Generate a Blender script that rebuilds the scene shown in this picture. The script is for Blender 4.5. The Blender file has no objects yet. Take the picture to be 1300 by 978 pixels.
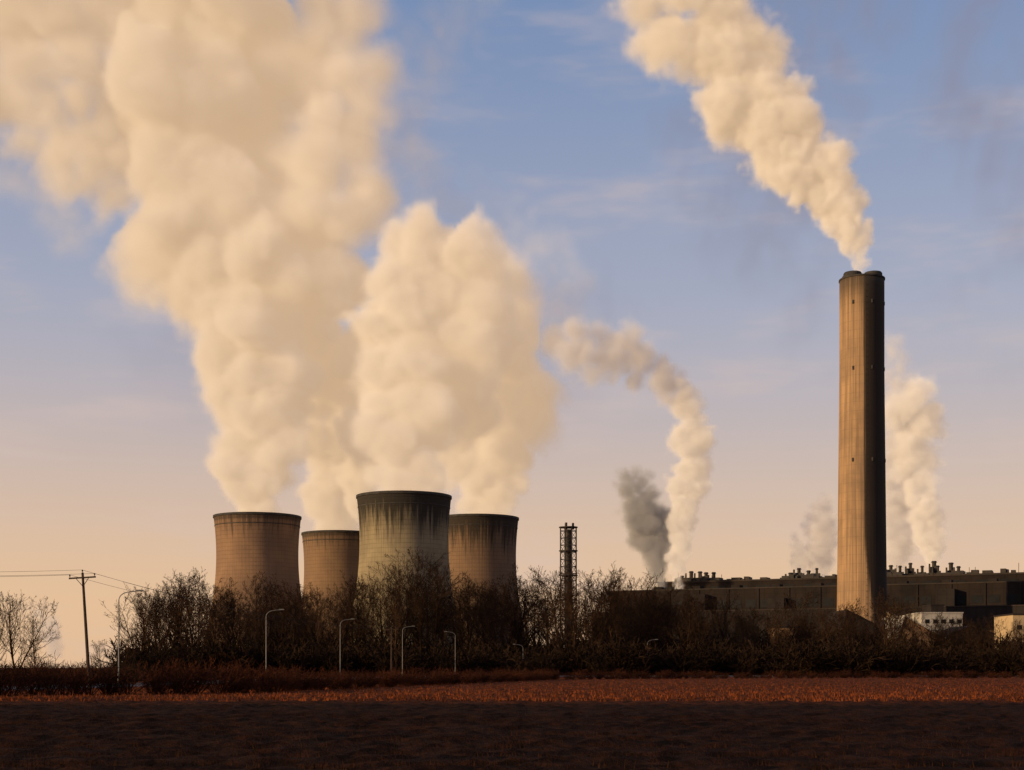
import bpy, math, random, time
import numpy as np
from mathutils import Vector, Matrix
T0=time.time()
scene=bpy.context.scene
F=1805.0; HY=848.0; CH=2.0
def W(px,py,d):  # photo measurement + true distance -> world position (metres)
    return ((px-650)*d/F, d, CH+(HY-py)*d/F)
def GX(px,d): return (px-650)*d/F
# ---------------------------------------------------------------- helpers
class NT:
    def __init__(s,tree): s.t=tree; s.n=tree.nodes; s.l=tree.links
    def node(s,typ,**kw):
        n=s.n.new(typ)
        for k,v in kw.items(): setattr(n,k,v)
        return n
    def put(s,inp,v):
        if isinstance(v,bpy.types.NodeSocket): s.l.new(v,inp)
        elif v is not None: inp.default_value=v
    def math(s,op,a,b=None,c=None,clamp=False):
        n=s.n.new('ShaderNodeMath'); n.operation=op; n.use_clamp=clamp
        s.put(n.inputs[0],a); s.put(n.inputs[1],b); s.put(n.inputs[2],c)
        return n.outputs[0]
    def vmath(s,op,a,b=None,scale=None):
        n=s.n.new('ShaderNodeVectorMath'); n.operation=op
        s.put(n.inputs[0],a)
        if b is not None: s.put(n.inputs[1],b)
        if scale is not None: s.put(n.inputs['Scale'],scale)
        return n.outputs['Value'] if op in('LENGTH','DISTANCE','DOT_PRODUCT') else n.outputs[0]
    def noise(s,vec,scale,detail=4,rough=.55,out=0):
        n=s.n.new('ShaderNodeTexNoise'); s.put(n.inputs['Vector'],vec)
        n.inputs['Scale'].default_value=scale; n.inputs['Detail'].default_value=detail; n.inputs['Roughness'].default_value=rough
        return n.outputs[out]
    def mix(s,f,a,b,bt='MIX'):
        n=s.n.new('ShaderNodeMix'); n.data_type='RGBA'; n.blend_type=bt
        s.put(n.inputs[0],f); s.put(n.inputs[6],a); s.put(n.inputs[7],b); return n.outputs[2]
    def mapr(s,v,a,b,c=0,d=1,smooth=True):
        n=s.n.new('ShaderNodeMapRange'); n.interpolation_type='SMOOTHSTEP' if smooth else 'LINEAR'
        s.put(n.inputs[0],v)
        for i,x in zip((1,2,3,4),(a,b,c,d)): s.put(n.inputs[i],x)
        return n.outputs[0]
    def sep(s,v):
        n=s.n.new('ShaderNodeSeparateXYZ'); s.put(n.inputs[0],v); return n.outputs
    def comb(s,x,y,z):
        n=s.n.new('ShaderNodeCombineXYZ'); s.put(n.inputs[0],x);s.put(n.inputs[1],y);s.put(n.inputs[2],z); return n.outputs[0]
def rgb(*c): return (*c,1.0)
def new_mat(name,rough=.85,spec=.2):
    m=bpy.data.materials.new(name); m.use_nodes=True
    b=m.node_tree.nodes['Principled BSDF']; b.inputs['Roughness'].default_value=rough
    b.inputs['Specular IOR Level'].default_value=spec
    return m,NT(m.node_tree),b
def simple_mat(name,c1,c2=None,scale=.5,rough=.85,bump=0,metal=0,spec=.2,coord='Object',det=5):
    m,t,b=new_mat(name,rough,spec); tc=t.node('ShaderNodeTexCoord').outputs[coord]
    c2=c2 or tuple(x*.6 for x in c1)
    n=t.noise(tc,scale,det,.6); f=t.mapr(n,.35,.65)
    t.put(b.inputs['Base Color'],t.mix(f,rgb(*c1),rgb(*c2))); b.inputs['Metallic'].default_value=metal
    if bump:
        bp=t.node('ShaderNodeBump'); bp.inputs['Distance'].default_value=bump; t.put(bp.inputs['Height'],n); t.put(b.inputs['Normal'],bp.outputs[0])
    return m
def twig_mat(name,c1,c2,scale):   # plain diffuse: cheap on dense twigs
    m=bpy.data.materials.new(name); m.use_nodes=True; t=NT(m.node_tree); t.n.clear()
    tc=t.node('ShaderNodeTexCoord').outputs['Object']; oi=t.node('ShaderNodeObjectInfo').outputs['Random']
    f=t.math('ADD',t.mapr(t.noise(tc,scale,1,.5),.35,.65,0,.7),t.math('MULTIPLY',oi,.3))
    d=t.node('ShaderNodeBsdfDiffuse'); t.put(d.inputs[0],t.mix(f,rgb(*c1),rgb(*c2)))
    o=t.node('ShaderNodeOutputMaterial'); t.l.new(d.outputs[0],o.inputs[0]); return m
def mesh_obj(name,verts,faces,mat=None,parent=None,smooth=False):
    me=bpy.data.meshes.new(name); me.from_pydata([tuple(v) for v in verts],[],faces); me.update()
    if smooth: me.polygons.foreach_set('use_smooth',[True]*len(me.polygons))
    o=bpy.data.objects.new(name,me); scene.collection.objects.link(o)
    if mat: me.materials.append(mat)
    if parent: o.parent=parent
    return o
def np_mesh(name,V,Q):   # V (n,3) Q (m,4)
    me=bpy.data.meshes.new(name); k=Q.shape[1]
    me.vertices.add(len(V)); me.vertices.foreach_set('co',V.astype(np.float32).ravel())
    me.loops.add(Q.size); me.loops.foreach_set('vertex_index',Q.astype(np.int32).ravel())
    me.polygons.add(len(Q)); me.polygons.foreach_set('loop_start',np.arange(0,Q.size,k,dtype=np.int32))
    me.update(calc_edges=True); return me
def empty(name,loc=(0,0,0),rotz=0):
    e=bpy.data.objects.new(name,None); scene.collection.objects.link(e); e.location=loc; e.rotation_euler[2]=rotz; e.empty_display_size=1; return e
class MB:
    def __init__(s): s.v=[]; s.f=[]
    def box(s,x0,x1,y0,y1,z0,z1):
        b=len(s.v); s.v+=[(x0,y0,z0),(x1,y0,z0),(x1,y1,z0),(x0,y1,z0),(x0,y0,z1),(x1,y0,z1),(x1,y1,z1),(x0,y1,z1)]
        s.f+=[tuple(b+i for i in q) for q in((0,3,2,1),(4,5,6,7),(0,1,5,4),(1,2,6,5),(2,3,7,6),(3,0,4,7))]
    def prism(s,pts,y0,y1):   # xz polygon extruded in y
        b=len(s.v);n=len(pts)
        s.v+=[(x,y0,z) for x,z in pts]+[(x,y1,z) for x,z in pts]
        s.f.append(tuple(b+i for i in range(n))); s.f.append(tuple(b+n+i for i in reversed(range(n))))
        for i in range(n): j=(i+1)%n; s.f.append((b+i,b+n+i,b+n+j,b+j))
    def tube(s,p0,p1,r0,r1=None,n=8):
        r1=r0 if r1 is None else r1
        p0=Vector(p0);p1=Vector(p1); d=(p1-p0).normalized(); a=d.orthogonal().normalized(); c=d.cross(a); b=len(s.v)
        for p,r in((p0,r0),(p1,r1)):
            for i in range(n):
                t=2*math.pi*i/n; s.v.append(tuple(p+a*r*math.cos(t)+c*r*math.sin(t)))
        for i in range(n): j=(i+1)%n; s.f.append((b+i,b+j,b+n+j,b+n+i))
        s.f.append(tuple(b+i for i in reversed(range(n)))); s.f.append(tuple(b+n+i for i in range(n)))
    def obj(s,name,mat,parent=None): return mesh_obj(name,s.v,s.f,mat,parent)

# ---------------------------------------------------------------- camera, light, sky
cam=bpy.data.cameras.new('camera'); co=bpy.data.objects.new('camera',cam); scene.collection.objects.link(co)
co.location=(0,0,CH); co.rotation_euler=(math.radians(90),0,0); cam.sensor_width=36; cam.lens=50; cam.shift_y=(HY-489)/1300
cam.clip_end=30000; cam.clip_start=.5; scene.camera=co
SEL=math.radians(12); SAZ=math.radians(180+68)
sd=Vector((math.sin(SAZ)*math.cos(SEL),math.cos(SAZ)*math.cos(SEL),math.sin(SEL)))
sl=bpy.data.lights.new('sun','SUN'); sl.energy=5; sl.angle=math.radians(.5); sl.color=(1,.70,.37)
so=bpy.data.objects.new('sun',sl); scene.collection.objects.link(so); so.rotation_euler=sd.to_track_quat('Z','Y').to_euler(); so.location=sd*500
w=bpy.data.worlds.new('World'); scene.world=w; w.use_nodes=True
t=NT(w.node_tree); bg=t.n['Background']; SK=.14
sky=t.node('ShaderNodeTexSky',sky_type='NISHITA'); sky.sun_disc=False; sky.sun_elevation=SEL; sky.sun_rotation=SAZ
sky.air_density=1.0; sky.dust_density=1.5; sky.ozone_density=1.5
dirv=t.node('ShaderNodeTexCoord').outputs['Generated']
dx,dy,dz=t.sep(dirv)[0:3]
def hz(*c): return rgb(*(q/SK for q in c))
up=t.math('MAXIMUM',dz,0)
hcol=t.mix(t.mapr(up,.02,.27),hz(.84,.54,.32),hz(.43,.43,.53)); hcol=t.mix(t.mapr(up,.20,.48),hcol,hz(.19,.285,.51))
hf=t.mapr(up,.0,.6,.90,.65,False)
col=t.mix(hf,sky.outputs[0],hcol)
n1=t.noise(t.comb(t.math('MULTIPLY',dx,3.4),t.math('MULTIPLY',dy,2),t.math('MULTIPLY',dz,14)),1.6,4,.6)
cl=t.math('MULTIPLY',t.mapr(n1,.48,.75),.4)
col=t.mix(cl,col,hz(.68,.53,.47))
n2=t.noise(t.comb(t.math('MULTIPLY',dx,4.2),t.math('ADD',dy,3.0),t.math('MULTIPLY',dz,3.2)),1.7,4,.6)
v=t.math('MULTIPLY',t.mapr(n2,.47,.66),t.mapr(up,.12,.36)); v=t.math('MULTIPLY',v,t.mapr(dx,-.12,.25,.5,.75))
col=t.mix(v,col,hz(.27,.255,.33))
t.put(bg.inputs[0],col); bg.inputs[1].default_value=SK
scene.view_settings.view_transform='Standard'; scene.view_settings.look='None'; scene.view_settings.exposure=0

# ---------------------------------------------------------------- ground
m,t,b=new_mat('field_soil',.95,.03)
pos=t.node('ShaderNodeNewGeometry').outputs['Position']
px_,py_,pz_=t.sep(pos)[0:3]
n1=t.noise(pos,1.1,6,.72); n2=t.noise(t.vmath('MULTIPLY',pos,(.02,.12,.1)),1,4,.6)
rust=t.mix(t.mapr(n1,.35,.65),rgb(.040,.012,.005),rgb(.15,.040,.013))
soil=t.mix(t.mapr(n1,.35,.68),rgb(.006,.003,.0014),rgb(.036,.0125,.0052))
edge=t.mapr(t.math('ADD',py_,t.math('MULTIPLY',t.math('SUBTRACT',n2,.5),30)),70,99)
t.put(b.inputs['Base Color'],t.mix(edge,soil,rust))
bp=t.node('ShaderNodeBump'); bp.inputs['Distance'].default_value=.3; t.put(bp.inputs['Height'],n1); t.put(b.inputs['Normal'],bp.outputs[0])
xs=np.concatenate([[-9000,-3000,-900,-300,-140],np.linspace(-60,60,301),np.linspace(62,220,60),[400,1000,3000,9000]])
ys=np.concatenate([[-3000,-300,0],np.linspace(14,60,150),np.linspace(60.6,300,260),[400,700,1200,2500,6000,16000]])
X,Y=np.meshgrid(xs,ys); rng=np.random.RandomState(3)
Z=np.zeros_like(X); near=(Y>13)&(Y<290)&(X>-61)&(X<221)
Z[near]=(rng.rand(near.sum())-.6)*.14
Z+=np.where(near,.08*np.sin(Y*2*math.pi/3.3+.4*np.sin(X*.05)),0)
V=np.stack([X.ravel(),Y.ravel(),Z.ravel()],1); nx=len(xs)
I=np.arange(len(V)).reshape(len(ys),nx); Q=np.stack([I[:-1,:-1],I[:-1,1:],I[1:,1:],I[1:,:-1]],-1).reshape(-1,4)
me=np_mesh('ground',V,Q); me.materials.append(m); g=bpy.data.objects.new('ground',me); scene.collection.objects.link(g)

# ---------------------------------------------------------------- dry stubble (one object)
def blades(name,x0,x1,ya,yb,N,hmin,hmax,wid,mat,seed=1):
    r=np.random.RandomState(seed)
    y=1/np.sqrt(1/yb**2+(1/ya**2-1/yb**2)*r.rand(N)); x=x0+(x1-x0)*r.rand(N)
    keep=(np.abs(x)<y*.42+8); x=x[keep];y=y[keep];n=len(x)
    h=hmin+(hmax-hmin)*r.rand(n)**1.6; a=r.rand(n)*6.28; wd=wid*(.5+r.rand(n)); lx=(r.rand(n)-.5)*h; ly=(r.rand(n)-.5)*h
    b0=np.stack([x-wd*np.cos(a),y-wd*np.sin(a),-.08+0*x],1); b1=np.stack([x+wd*np.cos(a),y+wd*np.sin(a),-.08+0*x],1); tp=np.stack([x+lx,y+ly,h],1)
    V=np.stack([b0,b1,tp],1).reshape(-1,3); me=np_mesh(name,V,np.arange(len(V)).reshape(-1,3)); me.materials.append(mat)
    o=bpy.data.objects.new(name,me); scene.collection.objects.link(o); return o
mst=twig_mat('dry_stubble',(.19,.050,.016),(.03,.011,.006),.22)
blades('field_stubble',-70,130,84,262,90000,.04,.28,.06,mst)
msd=twig_mat('dark_weeds',(.045,.018,.008),(.014,.008,.004),.6)
blades('field_weeds',-45,45,18,95,50000,.03,.15,.014,msd,2)

# ---------------------------------------------------------------- cooling towers
def tower_mat(name,base,base2,stain,zlo,seed):
    m,t,b=new_mat(name,.9,.15)
    oc=t.node('ShaderNodeTexCoord').outputs['Object']; x,y,z=t.sep(oc)[0:3]
    ang=t.math('ARCTAN2',y,x); av=t.comb(t.math('MULTIPLY',ang,12),seed*3.1,t.math('MULTIPLY',z,.02))
    nd=t.noise(av,1.3,5,.65)
    big=t.noise(oc,.035,4,.6)
    col=t.mix(t.mapr(big,.35,.65),rgb(*base),rgb(*base2))
    ring=t.mapr(t.math('ABSOLUTE',t.math('SUBTRACT',t.math('FRACT',t.math('DIVIDE',z,2.9)),.5)),.36,.5)
    ver=t.mapr(t.math('ABSOLUTE',t.math('SUBTRACT',t.math('FRACT',t.math('MULTIPLY',ang,72/6.28318)),.5)),.40,.5)
    ln=t.math('MULTIPLY',t.math('MAXIMUM',ring,t.math('MULTIPLY',ver,.7)),.38)
    col=t.mix(ln,col,rgb(base[0]*.45,base[1]*.42,base[2]*.4))
    run=t.noise(t.comb(t.math('MULTIPLY',ang,40),0,t.math('MULTIPLY',z,.012)),1.0,4,.6)
    col=t.mix(t.math('MULTIPLY',t.mapr(run,.45,.75),.5),col,rgb(base[0]*.35,base[1]*.33,base[2]*.31))
    thr=t.math('ADD',zlo,t.math('MULTIPLY',t.math('SUBTRACT',.62,nd),70))
    s=t.mapr(t.math('SUBTRACT',z,thr),-9,12)
    col=t.mix(t.math('MULTIPLY',s,stain),col,rgb(.022,.019,.016))
    s2=t.mapr(z,108.5,111); col=t.mix(t.math('MULTIPLY',s2,.55),col,rgb(.03,.026,.022))
    low_shade=t.mapr(z,80,25); col=t.mix(t.math('MULTIPLY',low_shade,.6),col,rgb(base[0]*.3,base[1]*.3,base[2]*.3))  # tree shade over the lower shell, painted into the colour
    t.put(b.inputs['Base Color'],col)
    bp=t.node('ShaderNodeBump'); bp.inputs['Distance'].default_value=.5; bp.inputs['Strength'].default_value=.6; t.put(bp.inputs['Height'],t.math('SUBTRACT',1,ln)); t.put(b.inputs['Normal'],bp.outputs[0])
    return m
mconc=simple_mat('weathered_concrete',(.26,.22,.18),(.16,.14,.12),.15)
mdark=simple_mat('dark_concrete',(.05,.045,.04),(.03,.027,.025),.3)
def cooling_tower(px,d,rt,mat,H=114):
    e=empty('cooling_tower',(GX(px,d),d,0)); k=rt/30.7
    def R(z): return k*29*math.sqrt(1+((85-z)/78)**2)
    n=96; zs=list(np.linspace(9,H,44)); v=[];f=[]
    for z in zs:
        for i in range(n): a=2*math.pi*i/n; v.append((R(z)*math.cos(a),R(z)*math.sin(a),z))
    for z in reversed(zs):
        for i in range(n): a=2*math.pi*i/n; v.append(((R(z)-.7)*math.cos(a),(R(z)-.7)*math.sin(a),z))
    L=len(zs)*2
    for r in range(L):
        for i in range(n):
            j=(i+1)%n; r2=(r+1)%L; f.append((r*n+i,r*n+j,r2*n+j,r2*n+i))
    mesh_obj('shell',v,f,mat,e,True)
    mb=MB(); 
    for z0,z1,ro in((H-1.4,H+.25,.55),(H-7.6,H-7.0,.25),(9.5,11,.5)):
        b=len(mb.v)
        for z in(z0,z1):
            for r in(R(z0)-.75,R(z0)+ro):
                for i in range(n): a=2*math.pi*i/n; mb.v.append((r*math.cos(a),r*math.sin(a),z))
        for i in range(n):
            j=(i+1)%n
            mb.f+=[(b+i,b+n+i,b+n+j,b+j)[::-1],(b+2*n+i,b+3*n+i,b+3*n+j,b+2*n+j),(b+n+i,b+n+j,b+3*n+j,b+3*n+i),(b+i,b+2*n+i,b+2*n+j,b+j)]
    mb.obj('rim_rings',mdark,e)
    mb=MB(); m2=40
    for i in range(m2):
        a=2*math.pi*i/m2; am=a+math.pi/m2; ap=a-math.pi/m2
        for a2 in(am,ap): mb.tube((R(0)*math.cos(a2),R(0)*math.sin(a2),-.2),(R(9.5)*math.cos(a),R(9.5)*math.sin(a),9.8),.45,n=6)
    mb.obj('support_legs',mconc,e)
    mb=MB(); mb.tube((0,0,-.3),(0,0,1.6),R(0)+3,n=64); mb.obj('pond_wall',mconc,e)
    return e
mt1=tower_mat('tower_pale_concrete',(.29,.235,.14),(.19,.155,.10),.95,84,1)
mt2=tower_mat('tower_tan_concrete',(.26,.16,.095),(.19,.12,.078),.7,100,2)
mt3=tower_mat('tower_tan_concrete_b',(.22,.14,.083),(.17,.11,.072),.7,100,3)
mt4=tower_mat('tower_tan_concrete_c',(.20,.125,.078),(.15,.10,.066),.9,86,5)
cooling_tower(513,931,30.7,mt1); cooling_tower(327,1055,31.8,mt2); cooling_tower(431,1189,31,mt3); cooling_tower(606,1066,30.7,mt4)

# ---------------------------------------------------------------- chimney
def chimney():
    d=720; e=empty('power_station_chimney',(GX(1094,d),d,0)); H=200
    m,t,b=new_mat('chimney_concrete',.85,.2)
    oc=t.node('ShaderNodeTexCoord').outputs['Object']; x,y,z=t.sep(oc)[0:3]
    ang=t.math('ARCTAN2',y,x)
    run=t.noise(t.comb(t.math('MULTIPLY',ang,9),0,t.math('MULTIPLY',z,.012)),1.6,6,.65)
    big=t.noise(oc,.05,5,.6)
    col=t.mix(t.mapr(run,.35,.68),rgb(.38,.235,.12),rgb(.19,.12,.07))
    col=t.mix(t.math('MULTIPLY',t.mapr(big,.4,.7),.5),col,rgb(.13,.09,.06))
    ring=t.mapr(t.math('ABSOLUTE',t.math('SUBTRACT',t.math('FRACT',t.math('DIVIDE',z,4.5)),.5)),.44,.5)
    col=t.mix(t.math('MULTIPLY',ring,.25),col,rgb(.10,.08,.06))
    side_x=t.math('ADD',x,t.math('MULTIPLY',t.math('SUBTRACT',run,.5),3))
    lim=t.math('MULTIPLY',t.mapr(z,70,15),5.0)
    shade_soot=t.mapr(t.math('SUBTRACT',side_x,lim),-2.6,-.6)
    col=t.mix(t.math('MULTIPLY',shade_soot,.94),col,rgb(.014,.0115,.010))  # shaded right side and sooty staining, both painted into the colour
    top=t.mapr(t.math('ADD',z,t.math('MULTIPLY',run,24)),190,212); col=t.mix(t.math('MULTIPLY',top,.85),col,rgb(.035,.029,.024))
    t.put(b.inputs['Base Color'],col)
    def R(z): return 12.7-1.6*min(1,z/150)
    n=72; zs=np.linspace(0,H-1.5,50); v=[];f=[]
    for z in zs:
        for i in range(n):
            a=2*math.pi*i/n; r=R(z)
            v.append((r*math.cos(a),r*math.sin(a),z))
    for r in range(len(zs)-1):
        for i in range(n): j=(i+1)%n; f.append((r*n+i,r*n+j,(r+1)*n+j,(r+1)*n+i))
    f.append(tuple((len(zs)-1)*n+i for i in range(n)))
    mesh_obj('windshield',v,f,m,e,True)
    mb=MB()
    for fx,fy in((-5.3,-2.5),(5.0,-2.5),(-4.6,4.6),(4.6,4.6)):
        b=len(mb.v); 
        for r,z in((4.6,H-1.6),(4.6,H+.6),(4.2,H+1.3),(3.6,H+1.3),(3.6,H-1)):
            for i in range(28): a=2*math.pi*i/28; mb.v.append((fx+r*math.cos(a),fy+r*math.sin(a),z))
        for k in range(4):
            for i in range(28): j=(i+1)%28; mb.f.append((b+k*28+i,b+k*28+j,b+(k+1)*28+j,b+(k+1)*28+i))
    mb.obj('flue_tops',mdark,e)
    mb=MB()
    for z in(199-1.2,):
        mb.tube((0,0,z),(0,0,z+.7),R(z)+.35,n=72)
    mb.obj('crown_band',mdark,e)
    mb=MB()
    for z in(28,106,152,185):
        for a in(-2.2,-1.35,-.5,2.0):
            r=R(z)+.03; p=Vector((r*math.cos(a),r*math.sin(a),z)); 
            mb.tube(p-Vector((0,0,.9)),p+Vector((0,0,.9)),.5,n=6)
    for z in np.arange(4,196,3.0):
        a=-1.62; r=R(z)+.25; mb.box(r*math.cos(a)-.25,r*math.cos(a)+.25,r*math.sin(a)-.1,r*math.sin(a)+.3,z,z+.15)
    mb.obj('access_hatches_and_ladder',mdark,e)
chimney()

# ---------------------------------------------------------------- lattice stack
def lattice_stack():
    d=520; e=empty('lattice_flare_stack',(GX(721.5,d),d,0)); H=2+(HY-669)*d/F; r=3.1
    ms=simple_mat('dark_steel',(.04,.032,.028),(.02,.016,.014),1.0,.6)
    mb=MB(); N=8
    P=[(r*math.cos(2*math.pi*(i+.5)/N),r*math.sin(2*math.pi*(i+.5)/N)) for i in range(N)]
    for p in P: mb.tube((*p,0),(*p,H),.2,n=6)
    lev=np.arange(0,H,2.6)
    for k,z in enumerate(lev):
        for i in range(N):
            a=P[i];b_=P[(i+1)%N]; mb.tube((*a,z),(*b_,z),.13,n=5)
            if z+2.6<H: mb.tube((*(a if (i+k)%2 else b_),z),(*(b_ if (i+k)%2 else a),z+2.6),.1,n=4)
    mb.obj('lattice_frame',ms,e)
    mb=MB()
    for z in(H-.4,H-9,H-18,H-27,H-36): mb.tube((0,0,z),(0,0,z+.35),r+.35,n=16)
    mb.obj('platforms',ms,e)
    mb=MB(); mb.tube((0,0,0),(0,0,H-1),1.15,n=16)
    for a in(0,2.1,4.2): mb.tube((1.7*math.cos(a),1.7*math.sin(a),H-1),(1.7*math.cos(a),1.7*math.sin(a),H+1.4),.42,n=8)
    mb.obj('flues',ms,e)
lattice_stack()

# ---------------------------------------------------------------- buildings
def clad_mat(name,c,c2,pitch=3.0,hp=8.0):
    m,t,b=new_mat(name,.8,.08); oc=t.node('ShaderNodeTexCoord').outputs['Object']; x,y,z=t.sep(oc)[0:3]
    rib=t.mapr(t.math('ABSOLUTE',t.math('SUBTRACT',t.math('FRACT',t.math('DIVIDE',t.math('ADD',x,y),pitch)),.5)),.40,.5)
    hb=t.mapr(t.math('ABSOLUTE',t.math('SUBTRACT',t.math('FRACT',t.math('DIVIDE',z,hp)),.5)),.46,.5)
    n=t.noise(oc,.06,5,.65); col=t.mix(t.mapr(n,.35,.65),rgb(*c),rgb(*c2))
    col=t.mix(t.math('MULTIPLY',t.math('MAXIMUM',rib,hb),.4),col,rgb(*(q*.4 for q in c)))
    t.put(b.inputs['Base Color'],col); return m
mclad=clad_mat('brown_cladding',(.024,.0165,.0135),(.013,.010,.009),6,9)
mcladl=clad_mat('grey_cladding',(.026,.020,.018),(.016,.013,.012),5,7)
mpar=clad_mat('parapet_cladding',(.045,.034,.028),(.030,.025,.022),5,70)
mcream=clad_mat('cream_cladding',(.42,.31,.18),(.30,.22,.14),2.2,30)
mwhite=clad_mat('pale_roof_sheet',(.36,.33,.29),(.25,.23,.21),1.6,50)
mbrick=simple_mat('brown_brick',(.19,.11,.058),(.11,.065,.04),.4)
mglass=simple_mat('dark_glazing',(.012,.012,.013),(.008,.008,.009),.3,.5,spec=.1)
msteel=simple_mat('painted_steel',(.04,.032,.028),(.024,.02,.018),.8,.6)
p0=Vector((GX(835,880),880)); p1=Vector((GX(1420,770),770)); dirx=(p1-p0); L=dirx.length
hall=empty('power_station_hall',(p0.x,p0.y,0),math.atan2(dirx.y,dirx.x))
HT=2+(HY-741)*880/F
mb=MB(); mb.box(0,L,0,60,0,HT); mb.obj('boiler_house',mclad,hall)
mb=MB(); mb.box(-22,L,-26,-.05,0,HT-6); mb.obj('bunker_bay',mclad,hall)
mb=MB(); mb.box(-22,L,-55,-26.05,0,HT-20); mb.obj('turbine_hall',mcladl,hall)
mb=MB(); mb.box(-.3,L+.3,-.3,60.3,HT,HT+1.0); mb.box(-22.3,L,-26.3,-.4,HT-6,HT-5.3); mb.box(-22.3,L,-55.3,-26.4,HT-20,HT-19.4); mb.obj('parapets',mpar,hall)
mb=MB()
for x in np.arange(-18,L-6,9): mb.box(x,x+6,-26.12,-26.03,HT-17,HT-12.5)
for x in np.arange(-18,L-6,7.5): mb.box(x,x+5,-55.12,-55.02,5,12); mb.box(x,x+5,-55.12,-55.02,16,22)
for x in np.arange(6,L-6,14): mb.box(x,x+9,-.15,-.03,HT-4,HT-2.5)
mb.obj('windows',mglass,hall)
mb=MB()
for x in np.arange(-20,L-4,18): mb.box(x,x+.8,-26.5,-26.04,0,HT-6.1)
for k in range(7):
    x=30+k*47; mb.box(x,x+10,-32,-26.1,HT-20.5,HT-9-(k%3)*3)
for x in np.arange(5,L-5,24): mb.box(x,x+5,-22,-14,HT-5.3,HT-3.4)
mb.obj('buttresses_and_ducts',mcladl,hall)
mb=MB()
def plant(x,n,h):
    mb.box(x,x+n*5.5,10,30,HT+1,HT+2.6)
    for i in range(n):
        xx=x+2.5+i*5.5+random.uniform(-1.3,1.3); hh=h*(.5+.9*random.random()); rr=random.uniform(.7,1.3)
        mb.tube((xx,18,HT+2.6),(xx,18,HT+2.6+hh),rr,n=10); mb.tube((xx,18,HT+2.6+hh),(xx,18,HT+3.5+hh),rr+.5,rr,n=10)
        mb.box(xx-2.2,xx-1.3,12,13,HT+2.6,HT+2.6+hh*random.uniform(.4,1)); mb.box(xx-1.5,xx+2.6,14,16,HT+2.6,HT+2.6+hh*random.uniform(.2,.6))
random.seed(4)
def hx(px): return (px-835)/(1420-835)*L*1.0
for px in(862,884): plant(hx(px)-4,3,3.6)
for px in(1014,1038): plant(hx(px)-4,2,3.6)
for px in(1148,1176,1208): plant(hx(px)-4,3,5.0)
plant(hx(1330),4,4)
for i in range(90):
    x=random.uniform(4,L-8); s=random.uniform(1,4); mb.box(x,x+s*1.5,random.uniform(2,6),random.uniform(8,14),HT+1,HT+1+random.uniform(.6,2.6))
for i in range(14):
    x=random.uniform(4,L-8); mb.tube((x,6,HT),(x,6,HT+random.uniform(3,8)),.15,n=5)
mb.obj('rooftop_plant',msteel,hall)

def shed(name,px0,px1,pyt,d,depth,mat,rise=0,ridge=None,win=True,roofm=None,rot=0):
    x0=GX(px0,d);x1=GX(px1,d);h=CH+(HY-pyt)*d/F; e=empty(name,((x0+x1)/2,d,0),rot); hw=(x1-x0)/2
    mb=MB(); rg=ridge if ridge is not None else 0
    if rise: mb.prism([(-hw,0),(hw,0),(hw,h),(rg,h+rise),(-hw,h)],0,depth)
    else: mb.box(-hw,hw,0,depth,0,h)
    mb.obj('walls',mat,e)
    mb=MB()
    if rise:
        for xa,za,xb,zb in((-hw-.4,h-.05,rg,h+rise+.05),(rg,h+rise+.05,hw+.4,h-.05)):
            mb.prism([(xa,za+.05),(xb,zb+.05),(xb,zb+.5),(xa,za+.5)],-.5,depth+.5)
    else: mb.box(-hw-.3,hw+.3,-.3,depth+.3,h,h+.6)
    mb.obj('roof',roofm or mwhite,e)
    if win:
        mb=MB(); nf=max(1,int(h/5))
        for k in range(nf):
            for x in np.arange(-hw+1.5,hw-2,3.6): mb.box(x,x+2,-.08,-.02,k*5+2,k*5+3.8)
        mb.box(-1.6,1.6,-.12,-.03,0,1.9); mb.obj('windows_and_door',mglass,e)
    return e
shed('plant_building',1170,1222,779,640,25,mwhite)
shed('plant_building',1182,1198,769,655,14,mcladl,win=False,roofm=mcladl)
shed('brick_workshop',983,1018,797,560,20,mbrick,roofm=mcladl)
shed('gabled_shed',1070,1122,800,520,30,mcladl,rise=7,ridge=-6,roofm=mcladl)
shed('gabled_shed',1140,1200,812,500,30,mbrick,rise=8,ridge=-6,win=False,roofm=mwhite)
shed('gabled_shed',1205,1262,806,540,25,mcladl,rise=3,roofm=mcladl)
shed('cream_building',1286,1330,781,560,22,mcream,roofm=mcladl)
shed('brick_building',1244,1290,800,590,18,mbrick,roofm=mcladl)
shed('low_depot',790,850,775,700,30,mclad,roofm=mclad)
e=empty('coal_conveyor',(0,600,0)); a=W(1128,775,600); b_=W(1232,820,600)
mb=MB(); mb.prism([(a[0],a[2]-4),(b_[0],b_[2]-4),(b_[0],b_[2]-1),(a[0],a[2]-1)],0,4.5); mb.obj('gallery',mcream,e)
mb=MB(); mb.prism([(a[0],a[2]-.98),(b_[0],b_[2]-.98),(b_[0],b_[2]-.5),(a[0],a[2]-.5)],-.4,4.9); mb.obj('gallery_roof',mwhite,e)
mb=MB()
for k in range(6):
    f=(k+.5)/6; x=a[0]+(b_[0]-a[0])*f; z=a[2]+(b_[2]-a[2])*f-4
    for yy in(.3,4.2): mb.tube((x,yy,0),(x,yy,z),.25,n=6)
mb.obj('trestles',msteel,e)

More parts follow.
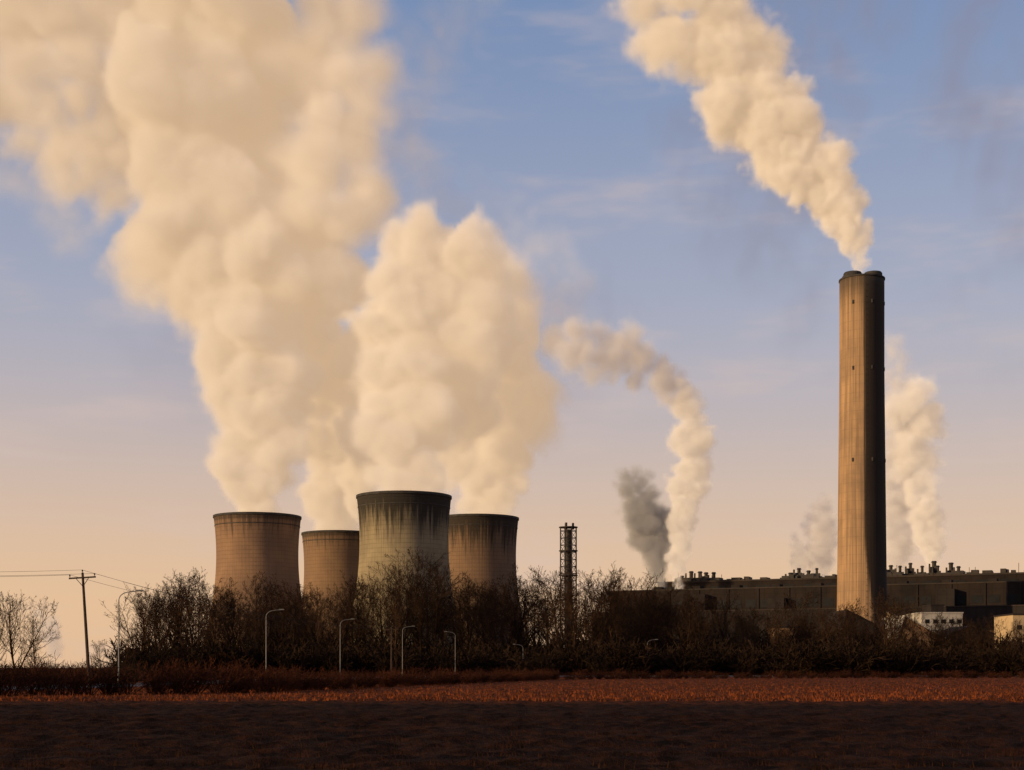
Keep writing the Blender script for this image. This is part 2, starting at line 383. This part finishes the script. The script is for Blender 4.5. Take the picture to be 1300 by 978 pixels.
# ---------------------------------------------------------------- poles, lamps, wires
mgalv=simple_mat('galvanised_steel',(.16,.15,.14),(.10,.095,.09),1.5,.5,metal=.2)
mwood=simple_mat('creosoted_wood',(.06,.037,.024),(.035,.02,.013),2.0)
mblk=simple_mat('cable_black',(.02,.02,.02))
def street_lamp(px,pyt,d,arm=1,h=None):
    e=empty('street_lamp',(GX(px,d),d,0)); H=CH+(HY-pyt)*d/F; mb=MB()
    mb.tube((0,0,0),(0,0,1.4),.13,n=10); mb.tube((0,0,1.4),(0,0,H-1.0),.085,.055,n=10)
    pr=(0,0,H-1.0)
    for k in range(1,7):
        a=k/6*math.radians(78); p=(arm*1.1*(1-math.cos(a)),0,H-1.0+.85*math.sin(a)); mb.tube(pr,p,.05,.048,n=8); pr=p
    q=(pr[0]+arm*.9,0,pr[2]+.12); mb.tube(pr,q,.045,n=8); mb.obj('column_and_arm',mgalv,e)
    mb=MB(); 
    mb.prism([(q[0]-.1*arm,q[2]-.06),(q[0]+.75*arm,q[2]-.02),(q[0]+.72*arm,q[2]+.12),(q[0]+.15*arm,q[2]+.14)],-.16,.16)
    mb.obj('lantern_head',mgalv,e)
street_lamp(151,750,147); street_lamp(338,774,200); street_lamp(432,786,249); street_lamp(511,795,283); street_lamp(578,802,320,-1); street_lamp(664,818,330,-1)
street_lamp(822,812,340)
def wood_pole(px,pyt,d,lean=0):
    e=empty('utility_pole',(GX(px,d),d,0)); H=CH+(HY-pyt)*d/F; e.rotation_euler[1]=lean
    mb=MB(); mb.tube((0,0,-.5),(0,0,H),.17,.11,n=12); mb.obj('pole',mwood,e)
    mb=MB(); mb.box(-1.25,1.25,-.19,-.12,H-.55,H-.40); mb.tube((-.6,-.16,H-.5),(0,-.13,H-1.3),.035,n=6); mb.tube((.6,-.16,H-.5),(0,-.13,H-1.3),.035,n=6); mb.obj('crossarm',mwood,e)
    mb=MB()
    for x in(-1.15,0,1.15):
        z0=H-.4 if x else H
        mb.tube((x,-.15 if x else 0,z0),(x,-.15 if x else 0,z0+.12),.03,n=6); mb.tube((x,-.15 if x else 0,z0+.12),(x,-.15 if x else 0,z0+.28),.08,.05,n=8)
    mb.obj('insulators',mblk,e)
    return e,H
P1,H1=wood_pole(114,727,132,math.radians(-3.5)); P0,H0=wood_pole(-420,716,118); P2,H2=wood_pole(497,796,262)
mb=MB()
def wire(a,b,sag,r=.016):
    a=Vector(a);b=Vector(b);pr=a
    for k in range(1,17):
        f=k/16; p=a.lerp(b,f)-Vector((0,0,sag*4*f*(1-f))); mb.tube(pr,p,r,n=4); pr=p
bpy.context.view_layer.update()
for x in(-1.15,0,1.15):
    z=.25 if x==0 else -.15
    q1=P1.matrix_world@Vector((x,-.1,H1+z)); wire(P0.matrix_world@Vector((x,-.1,H0+z)),q1,.5); wire(q1,P2.matrix_world@Vector((x,-.1,H2+z)),1.6)
mb.obj('overhead_wires',mblk)
cent=[(-60,60),(-47,120),(-40,170),(-35,215),(-28,255),(-18,290),(-4,316),(20,326),(60,330),(140,334),(260,336)]
def strip(off0,off1,z,name,mat,th=0):
    v=[];f=[];C=[Vector(c) for c in cent]
    for i,c in enumerate(C):
        dd=(C[min(i+1,len(C)-1)]-C[max(i-1,0)]).normalized(); nn=Vector((-dd.y,dd.x))
        for o in(off0,off1): q=c+nn*o; v.append((q.x,q.y,z))
        if th:
            for o in(off0,off1): q=c+nn*o; v.append((q.x,q.y,z-th))
    k=4 if th else 2
    for i in range(len(C)-1):
        b=i*k; f.append((b,b+1,b+k+1,b+k))
        if th: f+= [(b,b+k,b+k+2,b+2),(b+1,b+3,b+k+3,b+k+1)]
    return mesh_obj(name,v,f,mat)
masph=simple_mat('asphalt',(.05,.05,.05),(.04,.04,.04),.4); mk=simple_mat('kerb_stone',(.3,.29,.27),(.22,.21,.2),.6); mp=simple_mat('road_paint',(.75,.75,.72),(.6,.6,.58),.6)
road=empty('road')
for o in(strip(-3.6,3.6,.12,'carriageway',masph),strip(-.06,.06,.124,'centre_line',mp),strip(-3.75,-3.6,.24,'kerb_right',mk,.3),strip(3.6,3.75,.24,'kerb_left',mk,.3)): o.parent=road

# ---------------------------------------------------------------- trees
class Twigs:
    def __init__(s): s.a=[];s.b=[];s.ra=[];s.rb=[]
    def seg(s,a,b,ra,rb): s.a.append(a);s.b.append(b);s.ra.append(ra);s.rb.append(rb)
    def build(s,rib):     # thick parts three-sided, fine twigs as single ribbons
        A=np.array(s.a);B=np.array(s.b);ra=np.array(s.ra)[:,None];rb=np.array(s.rb)[:,None]
        D=B-A; D/=np.linalg.norm(D,axis=1,keepdims=True)+1e-9
        ref=np.where(np.abs(D[:,2:3])<.9,np.array([[0,0,1.]]),np.array([[1.,0,0]])); U=np.cross(D,ref); U/=np.linalg.norm(U,axis=1,keepdims=True); Wv=np.cross(D,U)
        th=ra[:,0]>rib
        At,Bt,rat,rbt,Ut,Wt=[q[th] for q in(A,B,ra,rb,U,Wv)]; vs=[]
        for P,r in((At,rat),(Bt,rbt)):
            for k in range(3):
                a=2*math.pi*k/3; vs.append(P+r*(Ut*math.cos(a)+Wt*math.sin(a)))
        V1=np.stack(vs,1).reshape(-1,3); base=(np.arange(len(At))*6)[:,None]
        Q1=np.concatenate([base+np.array([[0,1,4,3]]),base+np.array([[1,2,5,4]]),base+np.array([[2,0,3,5]])],0)
        q=~th; n=q.sum(); ang=np.random.RandomState(0).rand(n,1)*6.28; S=U[q]*np.cos(ang)+Wv[q]*np.sin(ang)
        V2=np.stack([A[q]-S*ra[q]*1.25,A[q]+S*ra[q]*1.25,B[q]+S*rb[q]*1.25,B[q]-S*rb[q]*1.25],1).reshape(-1,3)
        Q2=(np.arange(n)*4)[:,None]+np.array([[0,1,2,3]])+len(V1)
        return np.concatenate([V1,V2]),np.concatenate([Q1,Q2])
def grow(T,rnd,p,d,length,r,level,maxl,up,nch,spread,rmin=.016,segs=(6,4,3,2,1)):
    nseg=segs[level]; pts=[]; sl=length/nseg; p=np.array(p);d=np.array(d)
    for i in range(nseg):
        d=d+rnd.normal(0,(.06,.13,.18,.22,.2)[level],3); d[2]+=up*(.04,.13,.14,.12,.1)[level]; d/=np.linalg.norm(d)
        q=p+d*sl; r0=r*(1-i/nseg*.8); r1=r*(1-(i+1)/nseg*.8)
        T.seg(p,q,max(r0,rmin),max(r1,rmin*.7)); pts.append((p,q,d.copy(),r0)); p=q
    if level>=maxl: return
    n=nch[level]
    for k in range(n):
        f=(.20+.80*(k+rnd.rand())/n) if level==0 else (.15+.85*(k+rnd.rand())/n)
        i=min(int(f*nseg),nseg-1); a,b,dd,rr=pts[i]; s=a+(b-a)*(f*nseg-i)
        az=rnd.rand()*6.283; ref=np.array([0,0,1.]) if abs(dd[2])<.9 else np.array([1.,0,0]); u=np.cross(dd,ref);u/=np.linalg.norm(u);v=np.cross(dd,u)
        sp=spread*(.7+.6*rnd.rand()); nd=dd*math.cos(sp)+(u*math.cos(az)+v*math.sin(az))*math.sin(sp)
        if level==0: Ls=length*(.52-.30*f**1.5)*(.7+.6*rnd.rand())*(.6+.4*min(1,f/.4))
        else: Ls=length*(.56-.25*f)*(.7+.6*rnd.rand())
        grow(T,rnd,s,nd,Ls,rr*(.42 if level==0 else .5),level+1,maxl,up,nch,spread,rmin,segs)
def tree_mesh(seed,kind=0):
    rnd=np.random.RandomState(seed); T=Twigs()
    if kind==0: grow(T,rnd,(0,0,-.2),(0,0,1),19.5,.38,0,4,1,(20,6,5,4),.68,.023)
    elif kind==1:
        for k in range(3): 
            a=k*2.1+rnd.rand(); grow(T,rnd,(0,0,-.2),(math.cos(a)*.28,math.sin(a)*.28,1),18,.30,0,4,1,(12,5,4,4),.6,.023)
    V,Q=T.build(.034); z=np.sort(V[:,2]); h=z[int(len(z)*.997)]; V*=20/h; return np_mesh('bare_tree_%d'%seed,V,Q)
mbark=twig_mat('winter_twigs',(.050,.028,.016),(.020,.012,.009),.12)
tm=[]
for s,k in((1,0),(2,0),(3,1),(4,0),(5,1),(6,0),(7,0),(8,1)):
    me=tree_mesh(s,k); me.materials.append(mbark); tm.append(me)
prof=[(165,768),(185,732),(225,714),(270,731),(340,731),(400,738),(450,738),(500,722),(540,702),(580,729),(620,721),(690,724),(760,722),(830,732),(890,753),(960,758),(1020,758),(1080,764),(1130,750),(1180,780),(1240,788),(1320,790),(1420,790)]
rnd=random.Random(11)
def add_tree(px,pyt,d,mesh=None,wf=None):
    H=CH+(HY-pyt)*d/F; o=bpy.data.objects.new('bare_tree',mesh or rnd.choice(tm)); scene.collection.objects.link(o)
    o.location=(GX(px,d),d,0); s=H/20; ws=s*(wf or rnd.uniform(.9,1.25)); o.scale=(ws,ws,s); o.rotation_euler[2]=rnd.uniform(0,6.28)
def pf(px): return float(np.interp(px,[a for a,_ in prof],[b for _,b in prof]))
px=178
while px<1340:
    add_tree(px,pf(px)+rnd.uniform(-8,20),rnd.uniform(350,380)); px+=rnd.uniform(12,21)
px=190
while px<1340:
    add_tree(px,pf(px)+rnd.uniform(12,44),rnd.uniform(400,430)); px+=rnd.uniform(12,20)
add_tree(22,750,230,tm[2],1.0); add_tree(-8,762,235,tm[4],1.0); add_tree(46,785,240,tm[0])
add_tree(158,800,300,tm[1]); add_tree(128,812,300,tm[3])

def bush_arrays(seed,h,n=18,fine=5,rm=.014):
    r=np.random.RandomState(seed); T=Twigs()
    for k in range(n):
        a=r.rand()*6.28; s=.15+.75*r.rand(); grow(T,r,(math.cos(a)*r.rand()*.5,math.sin(a)*r.rand()*.5,-.1),(math.cos(a)*s,math.sin(a)*s,1),h*(.7+.4*r.rand()),.03*h/3+.01,1,3,.5,(0,fine,3),.6,rm,(1,3,2,1))
    V,Q=T.build(.03); V[:,2]*=h/V[:,2].max(); return V,Q
def mass(name,plants,mat,arrs,seed=0):
    r=np.random.RandomState(seed); VV=[];QQ=[];o=0
    for (x,y,s,sh) in plants:
        V,Q=arrs[r.randint(len(arrs))]; a=r.rand()*6.28; c,sn=math.cos(a),math.sin(a)
        V2=np.stack([(V[:,0]*c-V[:,1]*sn)*s+x,(V[:,0]*sn+V[:,1]*c)*s+y,V[:,2]*sh],1); VV.append(V2);QQ.append(Q+o);o+=len(V2)
    me=np_mesh(name,np.concatenate(VV),np.concatenate(QQ)); me.materials.append(mat); ob=bpy.data.objects.new(name,me); scene.collection.objects.link(ob); return ob
ba=[bush_arrays(s,3) for s in(21,22,23)]
bb=[bush_arrays(s,3,18,5,.026) for s in(31,32,33)]
mhedge=twig_mat('hedge_twigs',(.066,.023,.012),(.028,.012,.008),.25)
mscrub=twig_mat('scrub_twigs',(.032,.019,.012),(.014,.009,.006),.1)
path=[(-75,88),(-40,97),(-21,110),(-12,150),(7,236),(40,258),(110,270)]
hh=[1.05,1.0,.95,.72,.68,.62,.6]
pl=[];r=random.Random(5)
for (a,b_),h0,h1 in zip(zip(path[:-1],path[1:]),hh[:-1],hh[1:]):
    a=Vector(a);b_=Vector(b_);Ln=(b_-a).length;n=int(Ln/.66)
    for k in range(n):
        f=k/n; p=a.lerp(b_,f); s=(h0+(h1-h0)*f)*r.uniform(.7,1.08)
        pl.append((p.x+r.uniform(-.9,.9),p.y+r.uniform(-1.2,1.2),s,s*r.uniform(.75,1.1)))
mass('hedgerow',pl,mhedge,ba,1)
pl=[]
for k in range(470):
    px=r.uniform(165,1400); d=r.uniform(322,345) if k%3 else r.uniform(388,398); s=r.uniform(1.2,3.2) if k%3 else r.uniform(2.2,4.6); pl.append((GX(px,d),d,s*1.1,s))
mass('scrub_undergrowth',pl,mscrub,bb,2)
pl=[]
for k in range(50):
    px=r.uniform(-60,180); d=r.uniform(150,230); s=r.uniform(.7,1.2); pl.append((GX(px,d),d,s*1.2,s))
mass('roadside_scrub',pl,mscrub,ba,3)

# ---------------------------------------------------------------- steam (voxel density built in geometry nodes)
def steam_mat(name,sigma,emis,ecol,rate,g=-.3,scol=(1,1,1)):
    m=bpy.data.materials.new(name); m.use_nodes=True; t=NT(m.node_tree); t.n.clear()
    at=t.node('ShaderNodeAttribute',attribute_name='density'); den=t.math('MULTIPLY',at.outputs['Fac'],sigma)
    vs=t.node('ShaderNodeVolumeScatter'); vs.inputs['Color'].default_value=rgb(*scol); t.put(vs.inputs['Density'],den); vs.inputs['Anisotropy'].default_value=g
    out=t.node('ShaderNodeOutputMaterial')
    em=t.node('ShaderNodeEmission'); em.inputs['Color'].default_value=rgb(*ecol); t.put(em.inputs['Strength'],t.math('MULTIPLY',den,emis))  # even glow added to the steam in place of multiple scattering
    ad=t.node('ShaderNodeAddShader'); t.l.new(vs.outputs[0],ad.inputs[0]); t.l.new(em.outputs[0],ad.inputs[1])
    last=ad.outputs[0]
    if scol[0]<1:
        ab=t.node('ShaderNodeVolumeAbsorption'); ab.inputs['Color'].default_value=rgb(0,0,0); t.put(ab.inputs['Density'],t.math('MULTIPLY',den,1-scol[0]))
        a2=t.node('ShaderNodeAddShader'); t.l.new(last,a2.inputs[0]); t.l.new(ab.outputs[0],a2.inputs[1]); last=a2.outputs[0]
    t.l.new(last,out.inputs['Volume'])
    m.cycles.volume_step_rate=rate
    return m
def steam(name,spines,vox,mat,warp,wscale,vorscale,kv,nscale,kn,edge=.25,seed=0,ztop=None,xmin=None):
    r=np.random.RandomState(seed); P=[];R=[];D=[]
    for sp in spines:
        sp=[tuple(s)+((1,) if len(s)==4 else ()) for s in sp]
        pts=[(np.array(W(a,b,d)),rr*d/F,den) for a,b,rr,d,den in sp]
        for (a,ra,da),(b,rb,db) in zip(pts[:-1],pts[1:]):
            Ls=np.linalg.norm(b-a); st=max(2,int(Ls/(min(ra,rb)*.28)))
            for k in range(st):
                f=k/st; c=a+(b-a)*f; rad=ra+(rb-ra)*f; de=da+(db-da)*f
                for q in range(6):
                    v=r.normal(0,1,3); v/=np.linalg.norm(v); pr=rad*r.uniform(.36,.60); off=(rad*1.03-pr)*r.uniform(.4,1)
                    P.append(c+v*off*np.array([1,.6,1])); R.append(pr); D.append(de)
    P=np.array(P);R=np.array(R);D=np.array(D)
    me=bpy.data.meshes.new(name); me.vertices.add(len(P)); me.vertices.foreach_set('co',P.astype(np.float32).ravel())
    for nm,ar in(('rad',R),('den',D)):
        at=me.attributes.new(nm,'FLOAT','POINT'); at.data.foreach_set('value',ar.astype(np.float32))
    o=bpy.data.objects.new(name,me); scene.collection.objects.link(o)
    lo=(P-R[:,None]*1.2).min(0)-2*vox; hi=(P+R[:,None]*1.2).max(0)+2*vox
    if ztop: hi[2]=min(hi[2],ztop)
    if xmin: lo[0]=max(lo[0],xmin)
    res=np.ceil((hi-lo)/vox).astype(int)
    ng=bpy.data.node_groups.new(name+'_nodes','GeometryNodeTree'); ng.interface.new_socket('Geometry',in_out='INPUT',socket_type='NodeSocketGeometry'); ng.interface.new_socket('Geometry',in_out='OUTPUT',socket_type='NodeSocketGeometry')
    t=NT(ng); gi=t.node('NodeGroupInput'); go=t.node('NodeGroupOutput')
    pos=t.node('GeometryNodeInputPosition').outputs[0]
    nv=t.noise(pos,wscale,4,.6,1); q=t.vmath('ADD',pos,t.vmath('SCALE',t.vmath('SUBTRACT',nv,(.5,.5,.5)),scale=warp))
    sn=t.node('GeometryNodeSampleNearest'); t.l.new(gi.outputs[0],sn.inputs[0]); t.put(sn.inputs['Sample Position'],q)
    def samp(typ,val):
        s=t.node('GeometryNodeSampleIndex',data_type=typ); t.l.new(gi.outputs[0],s.inputs[0]); t.l.new(val,s.inputs['Value']); t.l.new(sn.outputs[0],s.inputs['Index']); return s.outputs[0]
    def attr(nm):
        a=t.node('GeometryNodeInputNamedAttribute',data_type='FLOAT'); a.inputs['Name'].default_value=nm; return a.outputs[0]
    c=samp('FLOAT_VECTOR',t.node('GeometryNodeInputPosition').outputs[0]); rad=samp('FLOAT',attr('rad')); den=samp('FLOAT',attr('den'))
    dd=t.math('DIVIDE',t.vmath('DISTANCE',q,c),rad)
    vo=t.node('ShaderNodeTexVoronoi',feature='F1'); t.put(vo.inputs['Vector'],q); vo.inputs['Scale'].default_value=vorscale
    vo.inputs['Detail'].default_value=1; vo.inputs['Roughness'].default_value=.55
    n=t.noise(pos,nscale,5,.68)
    val=t.math('SUBTRACT',1,dd); val=t.math('ADD',val,t.math('MULTIPLY',t.math('SUBTRACT',.5,vo.outputs['Distance']),kv)); val=t.math('ADD',val,t.math('MULTIPLY',t.math('SUBTRACT',n,.5),kn))
    soft=t.math('MULTIPLY',edge,t.math('SUBTRACT',3.2,t.math('MULTIPLY',den,2.2)))
    x=t.mapr(t.math('DIVIDE',val,soft),0,1,0,1,False)
    dens=t.math('MULTIPLY',t.math('POWER',x,1.8),den)     # thin veil outside, dense heart
    vc=t.node('GeometryNodeVolumeCube'); t.put(vc.inputs['Density'],dens); vc.inputs['Background'].default_value=0
    vc.inputs['Min'].default_value=lo; vc.inputs['Max'].default_value=hi
    for i,k in enumerate(('X','Y','Z')): vc.inputs['Resolution '+k].default_value=int(res[i])
    sm=t.node('GeometryNodeSetMaterial'); sm.inputs['Material'].default_value=mat
    t.l.new(vc.outputs[0],sm.inputs[0]); t.l.new(sm.outputs[0],go.inputs[0])
    md=o.modifiers.new('steam','NODES'); md.node_group=ng; me.materials.append(mat); return o
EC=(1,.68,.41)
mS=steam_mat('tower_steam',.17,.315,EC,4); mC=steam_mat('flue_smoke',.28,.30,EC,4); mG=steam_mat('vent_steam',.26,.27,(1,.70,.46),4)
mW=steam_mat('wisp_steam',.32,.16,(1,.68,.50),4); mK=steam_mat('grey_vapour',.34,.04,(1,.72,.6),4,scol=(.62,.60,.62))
A=[(327,668,44,1055),(326,630,56,1055),(326,590,66,1055),(330,540,80,1060),(330,470,106,1070),(322,400,134,1080,.95),(310,320,176,1090,.85),(285,240,226,1100,.75),(240,150,276,1110,.65),(215,50,302,1120,.6),(200,-40,312,1130,.55)]
A2=[(405,300,108,1060,.75),(430,200,118,1070,.6),(428,90,120,1080,.5),(408,-20,120,1090,.5)]
A3=[(-60,150,100,1120,.5),(-10,110,140,1120,.55),(60,40,170,1110,.6),(60,-60,170,1110,.5)]
A5=[(40,150,90,1100,.55),(110,190,95,1095,.6),(150,260,74,1095,.6)]
A6=[(70,110,100,1090,.6),(110,90,100,1090,.6)]
A4=[(375,520,44,1120),(370,450,60,1110),(378,370,72,1090),(395,300,80,1080,.8)]
B0=[(452,640,24,1150),(455,590,40,1130),(460,530,54,1110)]
B1=[(431,690,38,1189),(426,640,50,1185),(420,580,66,1180),(425,510,86,1170),(420,430,98,1150),(440,370,92,1130)]
B2=[(513,650,46,931),(513,610,62,931),(518,560,82,935),(525,500,102,945),(545,440,132,955),(560,388,142,965),(530,340,96,960),(485,318,62,955)]
C=[(608,668,42,1066),(618,620,54,1066),(634,570,70,1060),(652,525,82,1055,.9),(650,450,94,1040,.75),(620,380,100,1030,.85),(645,330,70,1025,.6)]
C2=[(572,610,22,1010),(580,560,46,1010),(590,520,64,1010),(600,470,74,1010)]
H1_=[(520,120,70,1180,.10),(560,60,80,1180,.10),(600,20,70,1180,.08),(640,-20,50,1180,.05)]
H2_=[(560,250,60,1150,.08),(500,190,80,1170,.12),(480,120,90,1180,.12)]
H3_=[(725,440,64,1050,.18),(708,340,58,1060,.12),(650,270,50,1080,.06),(600,230,50,1100,.06)]
H4_=[(90,310,60,1150,.10),(60,250,80,1150,.14),(-20,210,80,1150,.14)]
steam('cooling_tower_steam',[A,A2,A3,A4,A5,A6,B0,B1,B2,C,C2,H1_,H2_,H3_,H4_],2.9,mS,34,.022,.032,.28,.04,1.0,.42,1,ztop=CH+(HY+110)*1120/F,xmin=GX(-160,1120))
Fp=[(1092,352,10,720,.7),(1089,325,16,720),(1083,295,33,720),(1064,262,47,722),(1030,225,63,725),(985,165,83,730,.95),(933,100,99,735,.85),(890,35,112,740,.7),(866,-40,118,745,.6)]
steam('chimney_smoke',[Fp],1.2,mC,15,.06,.085,.30,.10,1.2,.38,2,ztop=CH+(HY+90)*745/F)
Dp=[(861,742,9,850),(862,705,21,850),(866,655,28,850),(876,605,37,850),(882,570,45,850),(878,535,39,850,.8),(866,505,33,850,.6)]
G=[(1184,735,8,840),(1182,700,21,840),(1180,662,34,842),(1166,622,32,845,.8),(1154,590,47,850,.7),(1158,540,60,850,.7),(1175,510,64,850,.7)]
steam('vent_steam',[Dp],1.2,mG,11,.07,.11,.35,.13,1.15,.35,3); steam('vent_steam',[G],1.3,mG,11,.07,.11,.35,.13,1.15,.35,6)
D2=[(866,508,38,850,.6),(840,482,46,850,.5),(800,452,56,850,.45),(750,445,58,850,.4),(700,450,56,850,.3)]
E=[(840,742,11,860,1),(832,705,26,860,.9),(822,655,46,860,.8),(808,625,40,860,.6),(815,595,24,860,.3)]
G1=[(1143,735,14,860,.7),(1140,690,30,860,.6),(1142,630,46,860,.5),(1140,570,50,860,.4),(1142,500,40,860,.3),(1130,430,30,860,.25)]
G2=[(1040,745,11,872,1),(1041,705,25,872,.9),(1044,665,34,872,.75),(1044,635,28,872,.5)]
G3=[(1020,745,8,872,1),(1017,710,19,872,.7),(1008,685,17,872,.5)]
G4=[(70,835,12,900,.6),(62,800,26,900,.4),(50,780,18,900,.3)]
steam('drifting_steam',[D2],1.6,mW,13,.05,.09,.4,.10,1.3,.3,4)
steam('drifting_steam',[E],1.6,mK,12,.05,.09,.4,.10,1.1,.3,9)
steam('drifting_steam',[G1,G2,G3],1.6,mW,12,.05,.09,.4,.10,1.1,.3,8)
steam('distant_steam',[G4],1.7,mW,12,.05,.09,.45,.10,1.2,.3,5)
